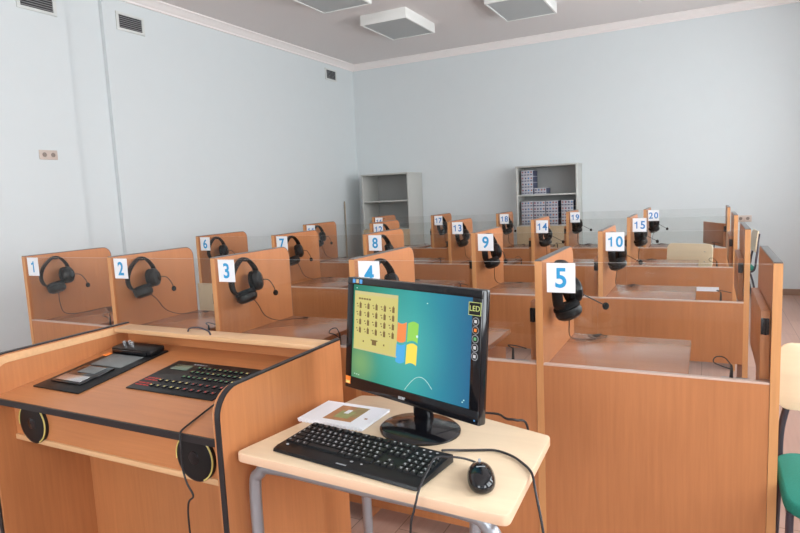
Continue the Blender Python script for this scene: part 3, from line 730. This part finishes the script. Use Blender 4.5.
# stickers on the frame
st = MB()
def fq(x0, x1, z0, z1, mat, y=-.0056): st.box(x0, x1, y, y+.0006, z0, z1, mat, T=TILT)
fq(W2-.042, W2-.003, HH-.066, HH-.034, M_BLACK, -.0062)
for a in ((W2-.042, W2-.003, HH-.0345, HH-.033), (W2-.042, W2-.003, HH-.067, HH-.0655), (W2-.0425, W2-.0412, HH-.067, HH-.033), (W2-.0038, W2-.0025, HH-.067, HH-.033)): fq(*a, M_LEDT, -.0066)
st.text('LED', .020, M_LEDT, TILT @ Matrix.Translation((W2-.0225, -.0066, HH-.049)) @ Matrix.Rotation(PI/2, 4, 'X'), bold=.0)
for k in range(5):
    zc_ = HH-.082-k*.0225; T = TILT @ axisT((W2-.018, -.0056, zc_), (0, -1, 0))
    st.lathe([(.0105, 0), (.0105, .0008)], M_GREYP, 20, T); st.lathe([(.0088, .0008), (.0088, .0011)], M_BLACK, 20, T)
    mt = (M_LGREY, M_ORANGE, M_GRN, M_LGREY, M_LGREY)[k]; st.box(W2-.022, W2-.014, -.0073, -.0066, zc_-.004, zc_+.004, mt, T=TILT)
st.build('led_sticker', mon)
st = MB(); fq(-W2+.004, -W2+.027, .016, .040, M_ORANGE); fq(-W2+.006, -W2+.024, .018, .026, M_YEL, -.0058); lab(st.build('price_sticker', mon), 'orange sticker')
st = MB(); fq(-W2+.025, -W2+.037, HH-.017, HH-.005, M_SKY); fq(-W2+.041, -W2+.053, HH-.017, HH-.005, M_TAN); fq(-W2+.057, -W2+.069, HH-.018, HH-.005, M_SKY); st.build('badge_stickers', mon)
st = MB(); st.ball((W2-.012, -.0055, .015), (.0022, .001, .0022), M_SKY, TILT); st.build('power_light', mon)
bs = MB(); bs.lathe([(.120, 0), (.120, .005), (.112, .011), (.05, .017), (.02, .02)], M_BLACKG, 48, Matrix.Translation((.040, -.020, .0005)) @ Matrix.Diagonal((1.02, .90, 1, 1))); bs.build('base', mon)
nk = MB(); nk.prism([(-.018, .015), (.044, .015), (.040, .06), (.046, .13), (-.024, .13), (-.018, .06)], 'y', .012, .040, M_BLACKG, .006); nk.build('neck', mon)
pc = MB(); pc.tube([(.06, .055, .13), (.08, .10, .09), (.10, .15, .02), (.11, .19, .005), (.15, .205, .005), (.19, .19, .005), (.215, .20, .004), (.23, .235, -.02), (.235, .24, -.15)], .0035, M_RUB, 8, 6); pc.build('cord', mon)

# keyboard
kb = empty('keyboard', (2.836, -.866, TZ), 'black keyboard lying at the front of the small birch table', 'keyboard', rz=-.127)
KW, KD = .229, .086
def kz(y): return .012+.008*(y+KD)/(2*KD)
m = MB(); o = [(-KD, .002), (KD, .002), (KD, .022), (KD-.006, .0245), (-KD+.02, .014), (-KD+.004, .010)]
m.prism(o, 'x', -KW, KW, M_BLACK, .0018); body = m.build('keyboard_body', kb)
m = MB(); m.box(-.016, .016, -KD+.008, -KD+.013, .0118, .0123, M_GREYP); m.build('nameplate', body)
m = MB(); u = .0193; rows = [(.066, 'f'), (.040, 'n'), (.021, 'n'), (.002, 'n'), (-.017, 'n'), (-.036, 's')]
def key(x0, x1, y, white=True):
    z0 = .0135+.0105*(y+KD-.02)/(2*KD-.026); b0 = z0-.001; t = z0+.0055; hd = .0083; i = .0018
    vs = [(x0, y-hd, b0), (x1, y-hd, b0), (x1, y+hd, b0), (x0, y+hd, b0), (x0+i, y-hd+i, t), (x1-i, y-hd+i, t), (x1-i, y+hd-.001, t+.0008), (x0+i, y+hd-.001, t+.0008)]
    m.add(vs, [(0, 3, 2, 1), (4, 5, 6, 7), (0, 1, 5, 4), (1, 2, 6, 5), (2, 3, 7, 6), (3, 0, 4, 7)], M_BLACK)
    if white:
        xx = x0+.004+random.random()*.002; ww = .0035+random.random()*.003
        m.add([(xx, y-.001, t+.0006), (xx+ww, y-.001, t+.0006), (xx+ww, y+.004, t+.0011), (xx, y+.004, t+.0011)], [(0, 1, 2, 3)], M_LEG)
        if random.random() < .5: m.add([(xx+.005, y-.005, t+.0005), (xx+.0075, y-.005, t+.0005), (xx+.0075, y-.002, t+.0008), (xx+.005, y-.002, t+.0008)], [(0, 1, 2, 3)], M_LEG)
XA = -KW+.010
for y, t in rows:
    if t == 'f':
        for k in range(13): key(XA+k*u*1.14+(.004*(k//4)), XA+k*u*1.14+.0155+.004*(k//4), y, k % 2 == 0)
    elif t == 'n':
        sh = {.040: 0, .021: .5, .002: .75, -.017: 1.2}[y]; x = XA
        if sh: key(x, x+u*(1+sh)-.0015, y); x += u*(1+sh)
        while x < XA+15*u-.001: x1 = min(x+u, XA+15*u); key(x, (x1 if XA+15*u-x1 > u*.6 else XA+15*u)-.0015, y); x = x1 if XA+15*u-x1 > u*.6 else XA+15*u
    else:
        x = XA
        for wd in (1.5, 1.2, 1.2, 5.6, 1.2, 1.2, 1.2, 1.9): key(x, x+u*wd-.0015, y, wd < 2); x += u*wd
for c in range(3):
    x = XA+15*u+.008+c*u
    for y in (.066, .040, .021): key(x, x+u-.0015, y)
    key(x, x+u-.0015, -.036)
key(XA+15*u+.008+u, XA+15*u+.008+2*u-.0015, -.017)
for c in range(4):
    x = XA+18*u+.016+c*u
    for y in (.040, .021, .002, -.017, -.036): key(x, x+u-.0015, y)
for c in range(3): m.ball((XA+18.6*u+.016+c*u, .066, .026), (.004, .003, .001), M_LEG)
m.ball((XA+.9*u, -.056, .0165), (.0055, .004, .001), M_LEG); m.ball((XA+12.4*u, -.058, .0165), (.005, .0035, .001), M_LEG); m.ball((XA+14*u, -.058, .0163), (.0035, .0025, .001), M_LEG)
m.build('keys', kb)
KR = Matrix.Translation((2.836, -.866, TZ)) @ Matrix.Rotation(-.127, 4, 'Z'); KI = KR.inverted()
c = MB(); c.tube([KI @ Vector(p) for p in [(3.035, -.790, .768), (3.045, -.765, .760), (3.065, -.745, .7545), (3.10, -.731, .7545), (3.15, -.713, .7545), (3.20, -.730, .7545), (3.24, -.765, .7545), (3.262, -.792, .7545), (3.276, -.82, .7535), (3.289, -.85, .735), (3.312, -.88, .66), (3.33, -.89, .5), (3.335, -.88, .2), (3.34, -.86, .03), (3.36, -.80, .005), (3.42, -.70, .005)]], .0032, M_RUB, 8, 7); c.build('cord', kb)

# mouse
ms = empty('computer_mouse', (3.172, -.885, TZ+.0008), 'glossy black mouse right of the keyboard', 'mouse', rz=math.radians(23.5))
bm = bmesh.new(); bmesh.ops.create_uvsphere(bm, u_segments=32, v_segments=20, radius=1)
for v in bm.verts:
    x, y, z = v.co; wdt = .031*(1-.10*math.cos(y*2.2)+.06*(-y)); v.co = 1.13*Vector((x*wdt, y*.058, (max(z, -.55)+.55)*.024*(1-.12*y)*(1 if z > -.5 else 1)))
m = MB(); m.frombm(bm, M_BLACKG); mb_ = m.build('mouse_body', ms, 60)
m = MB(); m.lathe([(.008, -.003), (.009, 0), (.008, .003)], M_GREYP, 18, axisT((0, .038, .0325), (1, 0, 0))); m.build('scroll_wheel', ms)
m = MB(); m.box(-.010, .010, -.006, -.003, .0405, .0426, M_GREYP); m.build('nameplate', mb_)
MI = (Matrix.Translation((3.172, -.885, TZ)) @ Matrix.Rotation(math.radians(23.5), 4, 'Z')).inverted()
c = MB(); c.tube([MI @ Vector(p) for p in [(3.146, -.828, .760), (3.136, -.815, .762), (3.118, -.825, .772), (3.098, -.846, .783), (3.061, -.864, .7865), (3.052, -.88, .7855), (3.056, -.915, .782), (3.062, -.966, .774), (3.066, -1.0, .762), (3.068, -1.014, .752), (3.064, -1.02, .73), (3.054, -1.022, .68), (3.045, -1.02, .5), (3.04, -1.01, .25), (3.03, -1.0, .03), (3.0, -.95, .005), (2.95, -.85, .005)]], .0027, M_RUB, 8, 7); c.build('cord', ms)

# spiral notebook
nb = empty('spiral_notebook', (2.645, -.632, TZ), 'white spiral notebook with a brown picture, behind the keyboard', 'notebook', rz=math.radians(-1))
MB().box(-.115, .113, -.085, .080, .0008, .008, M_PAPER, .001).build('pages', nb)
m = MB(); m.box(-.117, .115, -.086, .082, .0082, .0092, M_PAPER); m.box(-.045, .055, -.055, .060, .0093, .0096, M_BROWN); m.box(.012, .055, -.02, .060, .0097, .0099, M_OLIVE); m.box(-.02, .03, -.035, .02, .0097, .0100, M_PRINTG)
m.box(-.005, .012, .0, .03, .0101, .0103, M_PAPER); m.box(.080, .090, -.02, -.012, .0093, .0096, M_BROWN); m.build('cover', nb)
m = MB()
for k in range(18):
    x = -.105+k*.0122; m.tube([(x+.001*math.cos(a), -.086+.0065*math.cos(a), .0072+.0062*math.sin(a)) for a in [2*PI*i/12 for i in range(13)]], .0009, M_WHITE, 5, 1)
m.build('spiral_wire', nb)

# ------------------------------------------------------------------ light and view
w = bpy.data.worlds.new('world'); SC.world = w; w.use_nodes = True
bg = w.node_tree.nodes['Background']; bg.inputs[0].default_value = (.93, .965, 1.0, 1); bg.inputs[1].default_value = 8.5
SC.view_settings.view_transform = 'Standard'; SC.view_settings.look = 'None'; SC.view_settings.gamma = 1; SC.view_settings.use_curve_mapping = False
SC.view_settings.exposure = 0.28
SC.cycles.transparent_max_bounces = 32; SC.cycles.max_bounces = 10; SC.cycles.diffuse_bounces = 6
SC.cycles.use_denoising = True; SC.cycles.sample_clamp_indirect = 8
bpy.context.view_layer.update()
